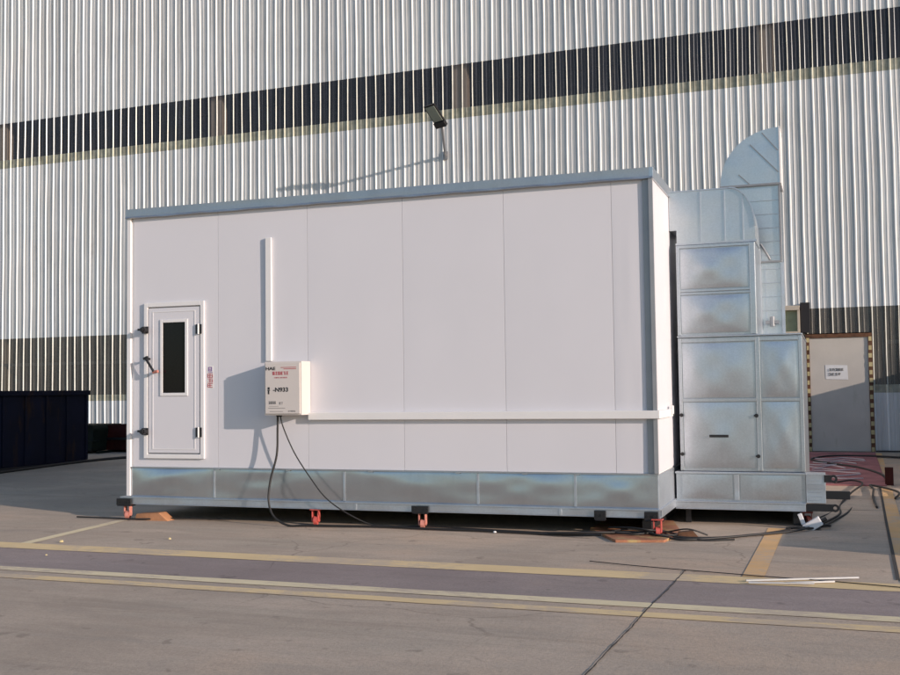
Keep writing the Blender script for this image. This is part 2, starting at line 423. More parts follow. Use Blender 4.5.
# door in the wall
mb=MB(); mb.box(-1.13,.03,W-.055,W-.01,.14,2.52)
dr=mb.build('door',M['cream'],FB,.004,off=(-12,W,0))
mb=MB(); mb.box(DX0,-1.13,W-.08,W+.05,.10,2.6); mb.box(.03,DX1+.02,W-.08,W+.05,.10,2.6); mb.box(-1.13,.03,W-.078,W+.05,2.52,2.6); mb.box(-1.13,.03,W-.06,W+.05,.08,.135)
mb.build('door_frame',M['rust'],FB,off=(-12,W,0))
rnd=random.Random(3)
mb=MB()
for xa,xb in ((-1.185,-1.135),(.035,.10)):
    z=.14;i=0
    while z<2.5:
        mb=MB(); mb.box(xa+rnd.uniform(-.004,.006),xb+rnd.uniform(-.006,.006),W-.0845,W-.081,z,z+.09,0)
        mb.build('hazard_tape',M['tapey'],FB,off=(-12,W,0))
        z+=.175+rnd.uniform(-.015,.015)
for z in (2.36,1.93): 
    mb=MB(); mb.box(-.09,.028,W-.067,W-.0555,z-.08,z+.08); mb.cyl((.0,W-.07,z),(0,0,1),.012,.15,8)
    mb.build('hinge',M['brown'],dr,off=(0,0,0))
mb=MB(); mb.box(-1.09,-1.04,W-.067,W-.0555,1.24,1.36); mb.tube([(-1.065,W-.067,1.3),(-1.065,W-.11,1.3),(-.95,W-.115,1.295)],.011)
mb.build('handle',M['rust'],dr)
mb=MB(); mb.tube([(-1.12,W-.062,2.26),(-.8,W-.07,2.36),(-.55,W-.066,2.38),(-.25,W-.07,2.45)],.009,6); mb.tube([(-.55,W-.066,2.38),(-.35,W-.08,2.39),(-.15,W-.075,2.46)],.016,6)
mb.build('door_cable',M['rubber'],dr)
# paper notice
NB=empty('paper_notice',(-.6,W-.058,1.65),0,'small white paper notice with two lines of print taped to the cream door','notice')
mb=MB(); 
mb.add([(-.22,-.002,.0),(.225,-.002,-.015),(.215,-.014,.285),(-.225,-.002,.30)],[(0,1,2,3)]); mb.add([(-.22,-.0,.0),(.225,-.0,-.015),(.215,-.010,.285),(-.225,-.0,.30)],[(3,2,1,0)]); mb.build('sheet',M['paper'],NB)
mb=MB(); rnd=random.Random(5); glyphs(mb,-.15,.17,5,.055,.048,.012,-.0165,rnd); glyphs(mb,-.16,.075,4,.055,.05,.014,-.0125,rnd); mb.build('print',M['inkblack'],NB)
# wall flood lamp
LB=Vector((-9.36,W-.03,7.20)); H0=Vector((-9.02,W-1.10,7.63)); H1=Vector((-9.16,W-1.56,8.02))
FL=empty('flood_lamp',LB,0,'black flood lamp on a thin slanted arm fixed high on the ribbed wall','lamp')
mb=MB(); mb.obox((0,0.0,0),(.06,0,0),(0,.012,0),(0,0,.10)); mb.build('wall_bracket',M['grey'],FL,.004)
mb=MB(); mb.tube([(0,0,0),H0-LB],.032,10,smooth=0); mb.tube([Vector((0,0,-.07)),(H0-LB)*.25],.012,8,smooth=0); mb.build('arm',M['grey'],FL)
d=(H1-H0); dl=d.length; dn=d.normalized(); sx=Vector((1,-.1,0)).normalized(); sx=(sx-dn*sx.dot(dn)).normalized(); nn=sx.cross(dn).normalized()
if nn.z<0: nn=-nn
mb=MB(); c=(H0+H1)/2-LB; mb.obox(c+nn*.03,sx*.145,dn*(dl/2),nn*.025)
for i in range(7): mb.obox(c+nn*.065+sx*(-.12+.04*i),sx*.004,dn*(dl/2-.12),nn*.015)
mb.obox(c-dn*(dl/2-.07)+nn*.0,sx*.146,dn*.072,nn*.045)
hd=mb.build('lamp_head',M['black'],FL,.004)
mb=MB(); mb.obox(c-nn*.001+dn*.06,sx*.118,dn*(dl/2-.10),nn*.007); mb.build('lens',M['lens'],hd)
# beige box low on the wall
BX=empty('wall_hatch',(-1.5,W-.03,2.62),0,'small beige framed hatch with a greenish pane on the wall above the metal cabinet','hatch')
mb=MB(); mb.ring(-.24,.20,.0,.56,.05,-.14,0); mb.box(-.24,.20,-.16,-.0,.50,.60); mb.build('frame',M['beige'],BX,.004)
mb=MB(); mb.box(-.19,.15,-.05,-.03,.05,.51); mb.build('pane',M['greenish'],BX)
mb=MB(); mb.box(.21,.40,-.09,0,.02,.66); mb.build('cover_plate',M['dark'],BX,.004)

# ---------------------------------------------------------------- spray booth  (booth frame: u along, v back)
U0,U1=-8.65,-1.80; DEP=8.0
def bth(name,u,v,z,label,cat,group=None):
    return empty(name,bpt(u,v,z),DE,label,cat,group)
SB=bth('spray_booth',0,0,0,'big white panelled cabin on a galvanised skirt with a narrow door at its left end','booth')
def bb(mb,name,mats,parent=SB,bevel=0.0): return mb.build(name,mats,parent,bevel)
seams=[-8.56,-7.295,-6.03,-4.768,-3.51,-2.255,-1.905]
mb=MB(); mb.box(U0+.02,U1-.012,.018,DEP,.56,3.86); bb(mb,'core_wall',M['whitetrim'])
for i in range(len(seams)-1):
    a,b=seams[i]+.0018,seams[i+1]-.0018
    g=pillow(a,b,.575,3.82,.004,.013,.0035,12,seed=i+11)
    o=bb(g,'wall_panel',M['white'])
# side face panels (sun lit)
for i in range(7):
    a=.0+i*1.14+.03; b=min(a+1.134,DEP-.02)
    mb=MB(); mb.box(U1-.011,U1,a,b,.58,3.82); bb(mb,'side_panel',M['white'],SB,.003)
mb=MB(); mb.box(U0,U0+.055,-.028,.016,.20,3.81); mb.box(U0,U0+.019,.017,.10,.20,3.81); bb(mb,'corner_post',M['whitetrim'],SB,.003)
mb=MB(); mb.box(-1.905,U1+.004,-.012,.0035,.575,3.81); mb.box(-1.835,U1+.012,-.040,-.0125,.575,3.81)
bb(mb,'corner_post',M['postgrey'],SB,.002)
# roof trim (fascia) with slightly rippled lower lip
mb=MB(); n=60; 
vs=[]
for i in range(n+1):
    u=U0-.01+(U1+.02-U0+.01)*i/n; r=.006*math.sin(i*.83)+.004*math.sin(i*2.1)
    vs+=[(u,-.045,3.93),(u,-.045,3.835),(u,-.045-.010-r*.6,3.812+r*.5),(u,-.02,3.808+r*.3)]
fs=[]
for i in range(n):
    for k in range(3): fs.append((4*i+k,4*i+4+k,4*i+5+k,4*i+1+k))
mb.add(vs,fs)
mb.box(U0-.01,U1+.02,-.044,.10,3.925,3.932); mb.box(U0-.01,U0+.0,-.044,DEP,3.81,3.93)
bb(mb,'roof_trim',M['galvtrim'])
mb=MB(); mb.box(U1-.02,U1+.022,-.046,DEP,3.812,3.931); bb(mb,'roof_trim',M['galv'],SB,.003)
mb=MB(); mb.box(U0+.0,U1-.02,.10,DEP,3.87,3.92); bb(mb,'roof',M['whitetrim'])
mb=MB(); mb.box(U0,U0+.018,.10,DEP,.2,3.81); bb(mb,'side_panel',M['white'])
# skirt
mb=MB(); sk=[U0+.06,-7.35,-5.55,-3.86,-2.72,-1.805]
for i in range(5):
    g=pillow(sk[i]+.003,sk[i+1]-.003,.19,.555,-.006,.02,.010,18,seed=50+i)
    bb(g,'skirt_panel',M['galvskirt'])
g=MB(); g.box(U1-.012,U1+.003,-.004,DEP,.19,.558); bb(g,'skirt_panel',M['channel'],SB,.002)
mb=MB(); mb.box(U0+.05,U1+.006,-.022,.01,.557,.573); 
for u in (-7.3,-6.3,-5.2,-4.1,-3.3,-2.7): mb.box(u-.03,u+.03,-.028,-.0225,.548,.570)
bb(mb,'skirt_lip',M['galvtrim'])
for u in (sk[1],sk[2],sk[3],sk[4]):
    mb=MB(); mb.box(u-.012,u+.012,-.014,-.007,.20,.55); bb(mb,'skirt_joint',M['channel'])
# base channel
mb=MB()
mb.box(U0-.08,U1+.02,-.055,.06,.175,.19); mb.box(U0-.08,U1+.018,-.045,-.039,.105,.1745); mb.box(U0-.08,U1+.018,-.05,.06,.095,.1045)
for u in (-5.4,-4.65,-2.9): mb.box(u,u+.03,-.052,-.0455,.1,.19)
bb(mb,'base_channel',M['channel'],SB,.002)
mb=MB(); mb.box(U1-.04,U1+.024,.061,DEP,.095,.19); bb(mb,'base_channel',M['channel'],SB,.002)
mb=MB(); mb.box(U0-.08,U0,.061,DEP,.095,.19); bb(mb,'base_channel',M['channel'],SB,.002)
mb=MB(); mb.box(U0+.02,U1-.05,.3,DEP-.1,.10,.18); bb(mb,'chassis',M['black'])
mb=MB(); mb.box(-2.02,-1.92,.22,DEP-.2,-.098,.099); bb(mb,'skid_or_blocker',M['black'])  # black beam added to keep sunlight out from under the booth
# corner-lifting brackets & casters
def caster(u,v,mat,wide=.045,bracket=True,tilt=0.0,parent=SB):
    mb=MB()
    mb.box(u-.06,u+.06,v-.05,v+.05,.082,.094)
    mb.box(u-.045,u-.033,v-.03,v+.03,-.05,.082); mb.box(u+.033,u+.045,v-.03,v+.03,-.05,.082)
    o=mb.build('caster',mat,parent,.002)
    w=MB(); w.cyl((u,v,-.045),(1,.25,0),.055,wide,20); w.cyl((u,v,-.045),(1,.25,0),.02,.09,10)
    w.build('wheel',mat,o,.003)
caster(-8.63,-.02,M['pink'],.05); caster(-5.93,-.01,M['red']); caster(-4.54,-.02,M['pink']); caster(-1.81,-.06,M['red'])
for u0,u1,z0 in ((-8.77,-8.55,.082),(-4.66,-4.45,.09),(-2.50,-2.37,.07),(-1.95,-1.80,.075)):
    mb=MB(); mb.box(u0,u1,-.075,-.056,z0,.168); mb.box(u0+.01,u1-.01,-.075,.05,z0-.012,z0)
    mb.cyl((u0+.04,-.078,(z0+.17)/2),(0,1,0),.014,.02,8); mb.cyl((u1-.04,-.078,(z0+.17)/2),(0,1,0),.014,.02,8)
    bb(mb,'lifting_bracket',M['black'],SB,.003)
# door
mb=MB(); mb.ring(-8.385,-7.485,.685,2.69,.055,-.030,-.0005); 
bb(mb,'door_frame',M['whitetrim'],SB,.004)
mb=MB(); mb.box(-8.322,-7.548,-.0045,-.001,.748,2.627); bb(mb,'door_gap',M['inkgrey'])
mb=MB(); 
wx0,wx1,wz0,wz1=-8.115,-7.745,1.505,2.445
lx0,lx1,lz0,lz1=-8.315,-7.555,.757,2.619
mb.box(lx0,wx0,-.024,-.005,lz0,lz1); mb.box(wx1,lx1,-.024,-.005,lz0,lz1); mb.box(wx0,wx1,-.024,-.005,lz0,wz0); mb.box(wx0,wx1,-.024,-.005,wz1,lz1)
dl=bb(mb,'door',M['white'],SB)
mb=MB(); mb.ring(-8.255,-7.615,.80,2.575,.010,-.0285,-.0245); bb(mb,'door_moulding',M['whitetrim'],dl)
mb=MB(); mb.box(wx0+.02,wx1-.02,-.018,-.012,wz0+.02,wz1-.02); bb(mb,'window',M['glass'],dl)
mb=MB(); mb.ring(wx0-.022,wx1+.022,wz0-.022,wz1+.022,.040,-.036,-.0245); bb(mb,'window_frame',M['whitetrim'],dl,.004)
for z in (2.34,1.03):
    mb=MB(); mb.box(-8.40,-8.31,-.052,-.0305,z-.045,z+.045); mb.cyl((-8.345,-.085,z),(0,1,0),.036,.07,14); mb.cyl((-8.345,-.13,z),(0,1,0),.026,.03,12); mb.obox((-8.40,-.075,z+.005),(.045,0,0),(0,.010,0),(0,0,.014))
    bb(mb,'latch',M['black'],dl,.003)
for z in (2.33,1.02):
    mb=MB(); mb.box(-7.60,-7.565,-.040,-.0305,z-.06,z+.06,0); mb.box(-7.545,-7.515,-.045,-.031,z-.06,z+.06,0); mb.cyl((-7.556,-.047,z),(0,0,1),.011,.13,10,1)
    bb(mb,'hinge',[M['black'],M['whitetrim']],dl)
mb=MB(); mb.tube([(-8.30,-.0245,1.965),(-8.30,-.10,1.965),(-8.285,-.11,1.95),(-8.19,-.11,1.815),(-8.18,-.10,1.80),(-8.18,-.025,1.80)],.016,10,0,5)
mb.obox((-8.305,-.10,1.975),(.03,0,.012),(0,.016,0),(-.006,0,.014)); 
mb.cyl((-8.16,-.098,1.797),(1,0,.12),.02,.075,10,1)
bb(mb,'handle',[M['black'],M['pink']],dl)
# sticker with vertical characters
mb=MB(); mb.box(-7.455,-7.365,-.0005,.0015,1.575,1.86); st=bb(mb,'sticker',M['paper'])
mb=MB(); rnd=random.Random(9)
for k in range(3): glyphs(mb,-7.447,1.585+k*.062,1,.054,.075,.01,-.002,rnd)
bb(mb,'sticker_print',M['inkred'],st)
mb=MB(); mb.ring(-7.44,-7.385,1.79,1.845,.011,-.002,-.0006); mb.box(-7.43,-7.40,-.002,-.0006,1.81,1.822); mb.box(-7.44,-7.375,-.002,-.0006,1.772,1.780); bb(mb,'sticker_print',M['inkpurple'],st)
# vertical cable trunk, horizontal trunk
mb=MB(); mb.box(-6.60,-6.52,-.030,-.001,1.90,3.44); bb(mb,'cable_trunking',M['rail'],SB,.004)
mb=MB(); mb.box(-6.0,U1+.04,-.070,-.041,1.172,1.262); mb.box(-6.0,-1.93,-.041,-.001,1.172,1.262); bb(mb,'cable_trunking',M['rail'],SB,.006)
mb=MB(); mb.box(U1+.013,U1+.045,-.0405,.95,1.172,1.262); mb.box(U1+.045,U1+.06,.80,.92,1.20,1.30); bb(mb,'cable_trunking',M['rail'],SB,.006)
# control box
for gx in (-6.385,-6.345):
    mb=MB(); mb.cyl((gx,-.12,1.228),(0,0,1),.018,.03,12); bb(mb,'cable_gland',M['black'])
CB=MB(); CB.box(-6.50,-5.995,-.235,-.002,1.235,1.885); cb=bb(CB,'control_box',M['boxgrey'],SB,.006)
mb=MB(); mb.box(-6.482,-6.013,-.252,-.2355,1.253,1.867); bb(mb,'box_door',M['boxgrey'],cb,.004)
yy=-.2525
textmesh('box_print','HAE',.052,M['inkblack'],cb,(-6.475,yy,1.782),bold=True,sx=1.35)
mb=MB(); rnd=random.Random(4)
mb.box(-6.27,-6.06,yy-.001,yy,1.808,1.815); mb.box(-6.23,-6.06,yy-.001,yy,1.790,1.797)
glyphs(mb,-6.38,1.722,6,.042,.030,.007,yy,rnd); glyphs(mb,-6.36,1.682,8,.016,.015,.008,yy,rnd)
bb(mb,'box_print',M['inkred'],cb)
textmesh('box_print','-N933',.070,M['inkblack'],cb,(-6.375,yy,1.520),bold=True,sx=1.15)
mb=MB(); mb.box(-6.448,-6.420,yy-.001,yy,1.545,1.575); mb.box(-6.445,-6.425,yy-.001,yy,1.49,1.535); mb.box(-6.452,-6.416,yy-.001,yy,1.533,1.541); bb(mb,'box_print',M['inkblack'],cb)
mb=MB(); glyphs(mb,-6.435,1.370,4,.036,.020,.006,yy,rnd); glyphs(mb,-6.29,1.365,2,.030,.022,.006,yy,rnd)
mb.box(-6.44,-6.21,yy-.001,yy,1.318,1.323); mb.box(-6.42,-6.24,yy-.001,yy,1.278,1.282); mb.box(-6.43,-6.30,yy-.001,yy,1.342,1.345); glyphs(mb,-6.17,1.276,5,.016,.015,.005,yy,rnd)
bb(mb,'box_print',M['inkgrey'],cb)

# ---------------------------------------------------------------- ventilation unit
AV=1.20
VU=bth('ventilation_unit',-1.0,AV,0,'galvanised sheet metal ventilation unit of stacked cabinets standing right of the white cabin','ventilation unit')
def av(mb,name,mats,parent=VU,bevel=0.0):
    return mb.build(name,mats,parent,bevel,off=(-1.0,AV,0))
def cab(name,x0,x1,z0,z1,v,dep,panels,mat,seed,fr=.035):
    mb=MB(); mb.box(x0,x1,v+.012,v+dep,z0,z1)
    c=av(mb,name,mat,VU,.004)
    for i,(a,b,p,q) in enumerate(panels):
        g=pillow(a+.004,b-.004,p+.004,q-.004,v-.002,.014,.019,16,seed=seed+i); av(g,'panel',mat,c)
    return c
lo=cab('lower_cabinet',-1.715,-.31,.52,2.10,AV,2.4,[(-1.67,-.835,.56,1.33),(-.765,-.35,.56,1.33),(-1.67,-.835,1.38,2.03),(-.765,-.35,1.38,2.03)],M['galv'],70)
mb=MB(); 
mb.box(-1.712,-1.672,AV-.018,AV+.010,.53,2.09); mb.box(-.825,-.775,AV-.018,AV+.010,.53,2.09); mb.box(-.345,-.305,AV-.018,AV+.010,.53,2.09)
mb.box(-1.671,-.826,AV-.014,AV+.010,1.335,1.375); mb.box(-.774,-.346,AV-.014,AV+.010,1.335,1.375); mb.box(-1.671,-.826,AV-.014,AV+.010,2.04,2.085); mb.box(-.774,-.346,AV-.014,AV+.010,2.04,2.085)
av(mb,'cabinet_frame',M['galv'],VU,.004)
mb=MB(); mb.box(-1.72,-.30,AV-.03,AV+2.4,2.102,2.118); av(mb,'cabinet_lid',M['channel'],VU,.003)
mb=MB(); mb.box(-1.37,-1.15,AV-.045,AV-.019,.918,.948); av(mb,'handle',M['black'],lo,.004)
for u,z in ((-1.688,1.18),(-1.688,.72),(-.83,1.17),(-.82,.70)):
    mb=MB(); mb.cyl((u,AV-.028,z),(0,1,0),.022,.02,12); mb.box(u-.03,u+.012,AV-.032,AV-.019,z-.008,z+.008); av(mb,'latch',M['black'],lo)
up=cab('upper_cabinet',-1.715,-.80,2.12,3.21,AV,1.0,[(-1.67,-.875,2.15,2.60),(-1.67,-.875,2.68,3.16)],M['galv'],90)
mb=MB(); mb.box(-1.712,-1.672,AV-.014,AV+.010,2.125,3.20); mb.box(-.865,-.805,AV-.016,AV+.010,2.125,3.20); mb.box(-1.671,-.866,AV-.012,AV+.010,2.61,2.635); mb.box(-1.671,-.866,AV-.010,AV+.010,2.645,2.67); mb.box(-1.671,-.866,AV-.012,AV+.010,3.17,3.205)
av(mb,'cabinet_frame',M['galv'],VU,.003)
# duct with rounded shoulder into booth wall
poly=[(-1.71,3.215),(-.79,3.215)]
for i in range(13):
    a=i/12*math.pi/2; poly.append((-1.08+.28*math.cos(a),3.40+.47*math.sin(a)))
poly+=[(-1.795,3.87),(-1.795,3.40),(-1.71,3.40)]
mb=MB(); mb.prism(poly,AV+.06,AV+.80); du=av(mb,'elbow_duct',M['galvduct'],VU,.003)
mb=MB()
for u,zt in ((-1.42,3.865),(-1.14,3.865),(-.93,3.80)): mb.box(u-.006,u+.006,AV+.048,AV+.059,3.235,zt-.01)
mb.box(-1.72,-.78,AV+.03,AV+.059,3.216,3.24)
pr=None
for i in range(13):
    a=i/12*math.pi/2; q=Vector((-1.08+.285*math.cos(a),AV+.05,3.40+.475*math.sin(a)))
    if pr is not None: mb.obox((q+pr)/2,(q-pr)/2,(0,.012,0),((q-pr).normalized().cross(Vector((0,1,0))))*.007)
    pr=q
mb.box(-1.795,-1.08,AV+.048,AV+.062,3.866,3.878)
av(mb,'duct_seam',M['channel'],du)
# base
mb=MB(); mb.box(-1.77,-.31,AV+.005,AV+2.4,.17,.515); bs=av(mb,'base_box',M['galv'],VU,.003)
g=pillow(-1.70,-1.12,.20,.48,AV-.004,.008,.006,8,seed=5); av(g,'base_panel',M['galv'],bs)
g=pillow(-1.03,-.36,.20,.48,AV-.004,.008,.006,8,seed=6); av(g,'base_panel',M['galv'],bs)
mb=MB(); mb.box(-1.78,-.30,AV-.02,AV+.004,.49,.512); mb.box(-1.10,-1.05,AV-.010,AV+.004,.19,.488); mb.box(-1.78,-.31,AV-.045,AV+.06,.155,.17); mb.box(-1.78,-.315,AV-.035,AV-.03,.085,.154); mb.box(-1.78,-.315,AV-.045,AV+.06,.075,.084)
av(mb,'base_channel',M['channel'],VU,.002)
mb=MB(); mb.box(-.306,-.095,AV-.012,AV+.3,.172,.50)
for k in range(6): mb.box(-.28,-.12,AV-.016,AV-.0125,.20+k*.045,.208+k*.045)
av(mb,'end_plate',M['channel'],VU,.003)
for (u,z,L) in ((-.09,.45,.11),(-.20,.12,.23)):
    mb=MB(); mb.box(u-.02-(.17 if z<.2 else 0),u+L-.05,AV-.02,AV+.03,z-.04,z+.04)
    cx=u+L-.03; n=16
    A=[(cx+.045*math.cos(t),z+.045*math.sin(t)) for t in [2*math.pi*i/n for i in range(n)]]; B=[(cx+.02*math.cos(t),z+.02*math.sin(t)) for t in [2*math.pi*i/n for i in range(n)]]
    for i in range(n):
        j=(i+1)%n; p=[A[i],A[j],B[j],B[i]]
        mb.prism(p,AV-.022,AV+.0)
    av(mb,'lifting_lug',M['black'],VU)
mb=MB(); mb.cyl((-.30,AV-.02,-.03),(1,.5,0),.062,.05,18); mb.box(-.36,-.24,AV-.06,AV+.04,.06,.074); mb.box(-.345,-.335,AV-.05,AV+.02,-.04,.06); mb.box(-.262,-.252,AV-.05,AV+.02,-.04,.06)
av(mb,'caster',M['maroon'],VU,.003)
mb=MB(); mb.box(-1.68,-1.62,AV+.1,AV+.16,-.1,.08); av(mb,'foot',M['black'],VU)
mb=MB(); mb.box(-1.68,-1.62,AV+1.9,AV+1.96,-.1,.08); av(mb,'foot',M['black'],VU)
mb=MB(); mb.box(-.46,-.36,AV+.10,AV+2.3,-.097,.089); av(mb,'skid_or_blocker',M['black'])  # beam added to block sun entering below the unit from the right
mb=MB(); mb.box(-1.7,-.36,AV+.2,AV+2.3,.09,.165); av(mb,'chassis',M['black'])

# tall exhaust duct behind
EV=2.4
ED=bth('exhaust_duct',-.9,EV,2.12,'tall galvanised exhaust duct with a rounded outlet hood rising behind the ventilation unit','duct')
def ev(mb,name,mats,parent=ED,bevel=0.0): return mb.build(name,mats,parent,bevel,off=(-.9,EV,2.12))
mb=MB(); mb.box(-1.27,-.565,EV,EV+.7,2.12,4.09); sh=ev(mb,'shaft',M['galvduct'],ED,.003)
mb=MB(); z=2.30
while z<4.0:
    mb.box(-1.275,-.56,EV-.010,EV-.001,z-.005,z+.005); z+=.176
mb.box(-.755,-.745,EV-.008,EV-.001,2.13,3.05)
ev(mb,'sheet_seam',M['channel'],sh)
mb=MB(); mb.box(-1.29,-.545,EV-.03,EV-.0,3.085,3.105); mb.box(-1.29,-.545,EV-.04,EV-.0,4.075,4.10); mb.box(-.562,-.545,EV-.03,EV+.02,3.105,4.08); ev(mb,'flange',M['grey'],ED)
mb=MB(); mb.box(-.562,-.525,EV-.02,EV+.03,2.13,3.08); ev(mb,'corner_angle',M['channel'],ED)
poly=[(-.545,4.10)]
for i in range(17):
    a=math.pi/2*i/16
    poly.append((-.545-.72*math.sin(a),4.12+.70*math.cos(a)) )
poly=[(-.545,4.10),(-.545,4.82)]+[(-.545-.735*math.sin(math.pi/2*i/16),4.13+.69*math.cos(math.pi/2*i/16)) for i in range(1,17)]+[(-1.28,4.10)]
mb=MB(); mb.prism(poly,EV,EV+.7); hood=ev(mb,'outlet_hood',M['galvduct'],ED,.003)
mb=MB()
for (a,b) in (((-.90,4.62),(-.56,4.24)),((-.75,4.76),(-.56,4.52)),((-1.05,4.24),(-.92,4.11)),):
    p=Vector((a[0],EV-.004,a[1]));q=Vector((b[0],EV-.004,b[1])); mb.obox((p+q)/2,(q-p)/2,(0,.004,0),((q-p).normalized().cross(Vector((0,1,0))))*.006)
ev(mb,'sheet_seam',M['grey'],hood)
mb=MB(); mb.ring(-.545+.0,-.530,4.10,4.83,.006,EV-.01,EV+.71); ev(mb,'outlet_flange',M['whitetrim'],hood)
mb=MB(); mb.cyl((-.68,EV-.05,2.33),(0,0,1),.03,.12,10); mb.box(-.76,-.60,EV-.07,EV-.011,2.30,2.34); ev(mb,'damper_valve',M['grey'],ED)
mb=MB(); mb.tube([(-.80,EV-.04,3.32),(-.73,EV-.05,3.20),(-.69,EV-.03,3.12)],.014); ev(mb,'damper_lever',M['grey'],ED)
mb=MB(); mb.box(-.97,-.80,EV-.35,EV-.02,2.12,3.25); ev(mb,'riser_box',M['channel'],ED,.003)

# ---------------------------------------------------------------- dark containers at far left
mb=MB()
CX,CY0,CY1,CT=-16.4,14.2,19.55,1.60
K=empty('cargo_bin',(CX-1.2,17.5,gz(17.5)),0,'long dark navy steel container with an open top standing at the far left','container')
def cb2(mb,name,mat,par=K,bevel=0): return mb.build(name,mat,par,bevel,off=(CX-1.2,17.5,gz(17.5)))
mb.box(CX-.05,CX,CY0,CY1,.05,CT); mb.box(CX-2.4,CX-2.35,CY0,CY1,.05,CT); mb.box(CX-2.35,CX-.05,CY1-.05,CY1,.05,CT); mb.box(CX-2.35,CX-.05,CY0,CY0+.05,.05,CT); mb.box(CX-2.35,CX-.05,CY0+.05,CY1-.05,.05,.1)
cb2(mb,'body',M['navy'])
mb=MB()
y=CY0+.3
while y<CY1: mb.box(CX+.001,CX+.025,y,y+.07,.08,CT-.09); y+=.62
cb2(mb,'rib',M['navy'])
mb=MB(); mb.box(CX-.06,CX+.06,CY0-.02,CY1+.02,CT-.085,CT+.02); mb.box(CX-2.42,CX-.06,CY1-.04,CY1+.02,CT-.08,CT+.02); cb2(mb,'top_rim',M['navy'],K,.008)
mb=MB(); mb.box(CX-2.4,CX+.03,CY0,CY1,-.02,.049); cb2(mb,'base_skid',M['black'])
G1=empty('waste_skip',(-18.1,21.9,gz(21.9)),0,'low dark green skip behind the right end of the navy container','skip')
mb=MB(); mb.prism([(-.75,.05),(.34,.05),(.42,.60),(.36,.70),(-.8,.70)],-.6,.5); mb.build('body',M['green'],G1,.03)
mb=MB(); mb.box(-.82,.40,-.64,-.601,.63,.69); mb.box(-.7,-.6,-.5,.4,-.02,.05); mb.box(.4,.5,-.5,.4,-.02,.05); mb.tube([(.3,-.63,.30),(.45,-.66,.30),(.6,-.63,.32)],.015); mb.build('rim',M['green'],G1)
G2=empty('steel_trough',(-17.25,22.4,gz(22.3)),0,'dark maroon steel trough between the green skip and the white cabin','trough')
mb=MB(); mb.prism([(-.62,.05),(1.6,.05),(1.6,.70),(1.45,.82),(.45,.60),(.38,.72),(-.5,.66),(-.6,.5)],-.55,.5); mb.build('body',M['maroon'],G2,.03)
mb=MB(); mb.box(-.5,-.4,-.5,.45,-.03,.05); mb.box(1.2,1.3,-.5,.45,-.03,.05); mb.box(-.6,1.6,-.60,-.551,.3,.36); mb.build('skid_or_blocker',M['black'],G2)
# hose along the foot of the containers
def cable(name,pts,r,mat,label,cat,group=None,n=8):
    o=Vector(pts[0]); mb=MB(); mb.tube(pts,r,n); ob=mb.build(name,mat,None,off=tuple(o)); ob.location=o
    return tag(ob,label,cat,group)
def g(x,y,h=.0): return (x,y,gz(y)+h)
rnd=random.Random(21)
cable('hose',[g(-17.0,14.6,.03),g(-16.25,15.5,.03),g(-16.15,17.2,.03),g(-16.2,18.6,.03),g(-16.05,19.8,.03),g(-15.6,20.6,.03),g(-15.0,21.0,.03),g(-13.7,21.2,.03)],.03,M['rubber'],'thick black hose lying along the foot of the navy container','hose')

# ---------------------------------------------------------------- cables on the ground
CG='black cables lying on the yard floor'
def bp(u,v,z): return bpt(u,v,z)
cable('cable',[bp(-6.385,-.12,1.245),bp(-6.385,-.125,1.05),bp(-6.39,-.14,.75),bp(-6.46,-.17,.45),bp(-6.47,-.20,.20),bp(-6.38,-.24,.02),bp(-6.18,-.26,GZ+.02),bp(-5.95,-.22,GZ+.02),bp(-5.5,-.16,GZ+.02),bp(-5.0,-.10,GZ+.02),bp(-4.5,-.15,GZ+.02),bp(-3.9,-.16,GZ+.02),bp(-3.3,-.22,GZ+.02),bp(-2.8,-.28,GZ+.02),bp(-2.35,-.40,GZ+.05)],.0135,M['rubber'],'black cable dropping straight down from the grey control box then along the cabin foot','cable',CG)
cable('cable',[bp(-6.35,-.12,1.245),bp(-6.31,-.13,1.10),bp(-6.15,-.14,.78),bp(-5.93,-.15,.48),bp(-5.72,-.15,.24),bp(-5.45,-.12,.06),bp(-5.15,-.02,GZ+.02),bp(-4.8,.0,GZ+.02),bp(-4.3,.02,GZ+.02),bp(-3.6,-.08,GZ+.02),bp(-3.0,-.16,GZ+.02),bp(-2.5,-.2,GZ+.02)],.008,M['rubber'],'thinner black cable slanting right from the control box to the ground','cable',CG)
cable('cable',[bp(-3.1,-.20,GZ+.02),bp(-2.7,-.34,GZ+.05),bp(-2.45,-.30,GZ+.06),bp(-2.2,-.16,GZ+.05),bp(-1.95,-.12,GZ+.05),bp(-1.75,-.22,GZ+.03),bp(-1.5,-.33,GZ+.02),bp(-1.15,-.10,GZ+.02),bp(-.8,.25,GZ+.02),bp(-.5,.55,GZ+.02),bp(-.32,.8,GZ+.03),bp(-.15,1.4,GZ+.02),bp(.05,2.4,GZ+.02),bp(.06,3.3,GZ+.03),bp(.22,4.4,.0),bp(.40,5.6,.03),bp(.25,5.9,.05),bp(.0,5.7,.03)],.0135,M['rubber'],'long black cable running from the red plywood under the cabin corner towards the wall door','cable',CG)
cable('cable',[bp(-2.6,-.10,GZ+.02),bp(-2.2,-.02,GZ+.04),bp(-1.95,-.08,GZ+.05),bp(-1.7,-.10,GZ+.03),bp(-1.45,-.15,GZ+.02),bp(-1.1,-.02,GZ+.02),bp(-.75,.35,GZ+.02),bp(-.42,.95,GZ+.02),bp(-.2,1.9,GZ+.02),bp(.02,3.0,GZ+.02),bp(.15,4.2,.0)],.008,M['rubber'],'second black cable beside the long one passing the white plug','cable',CG)
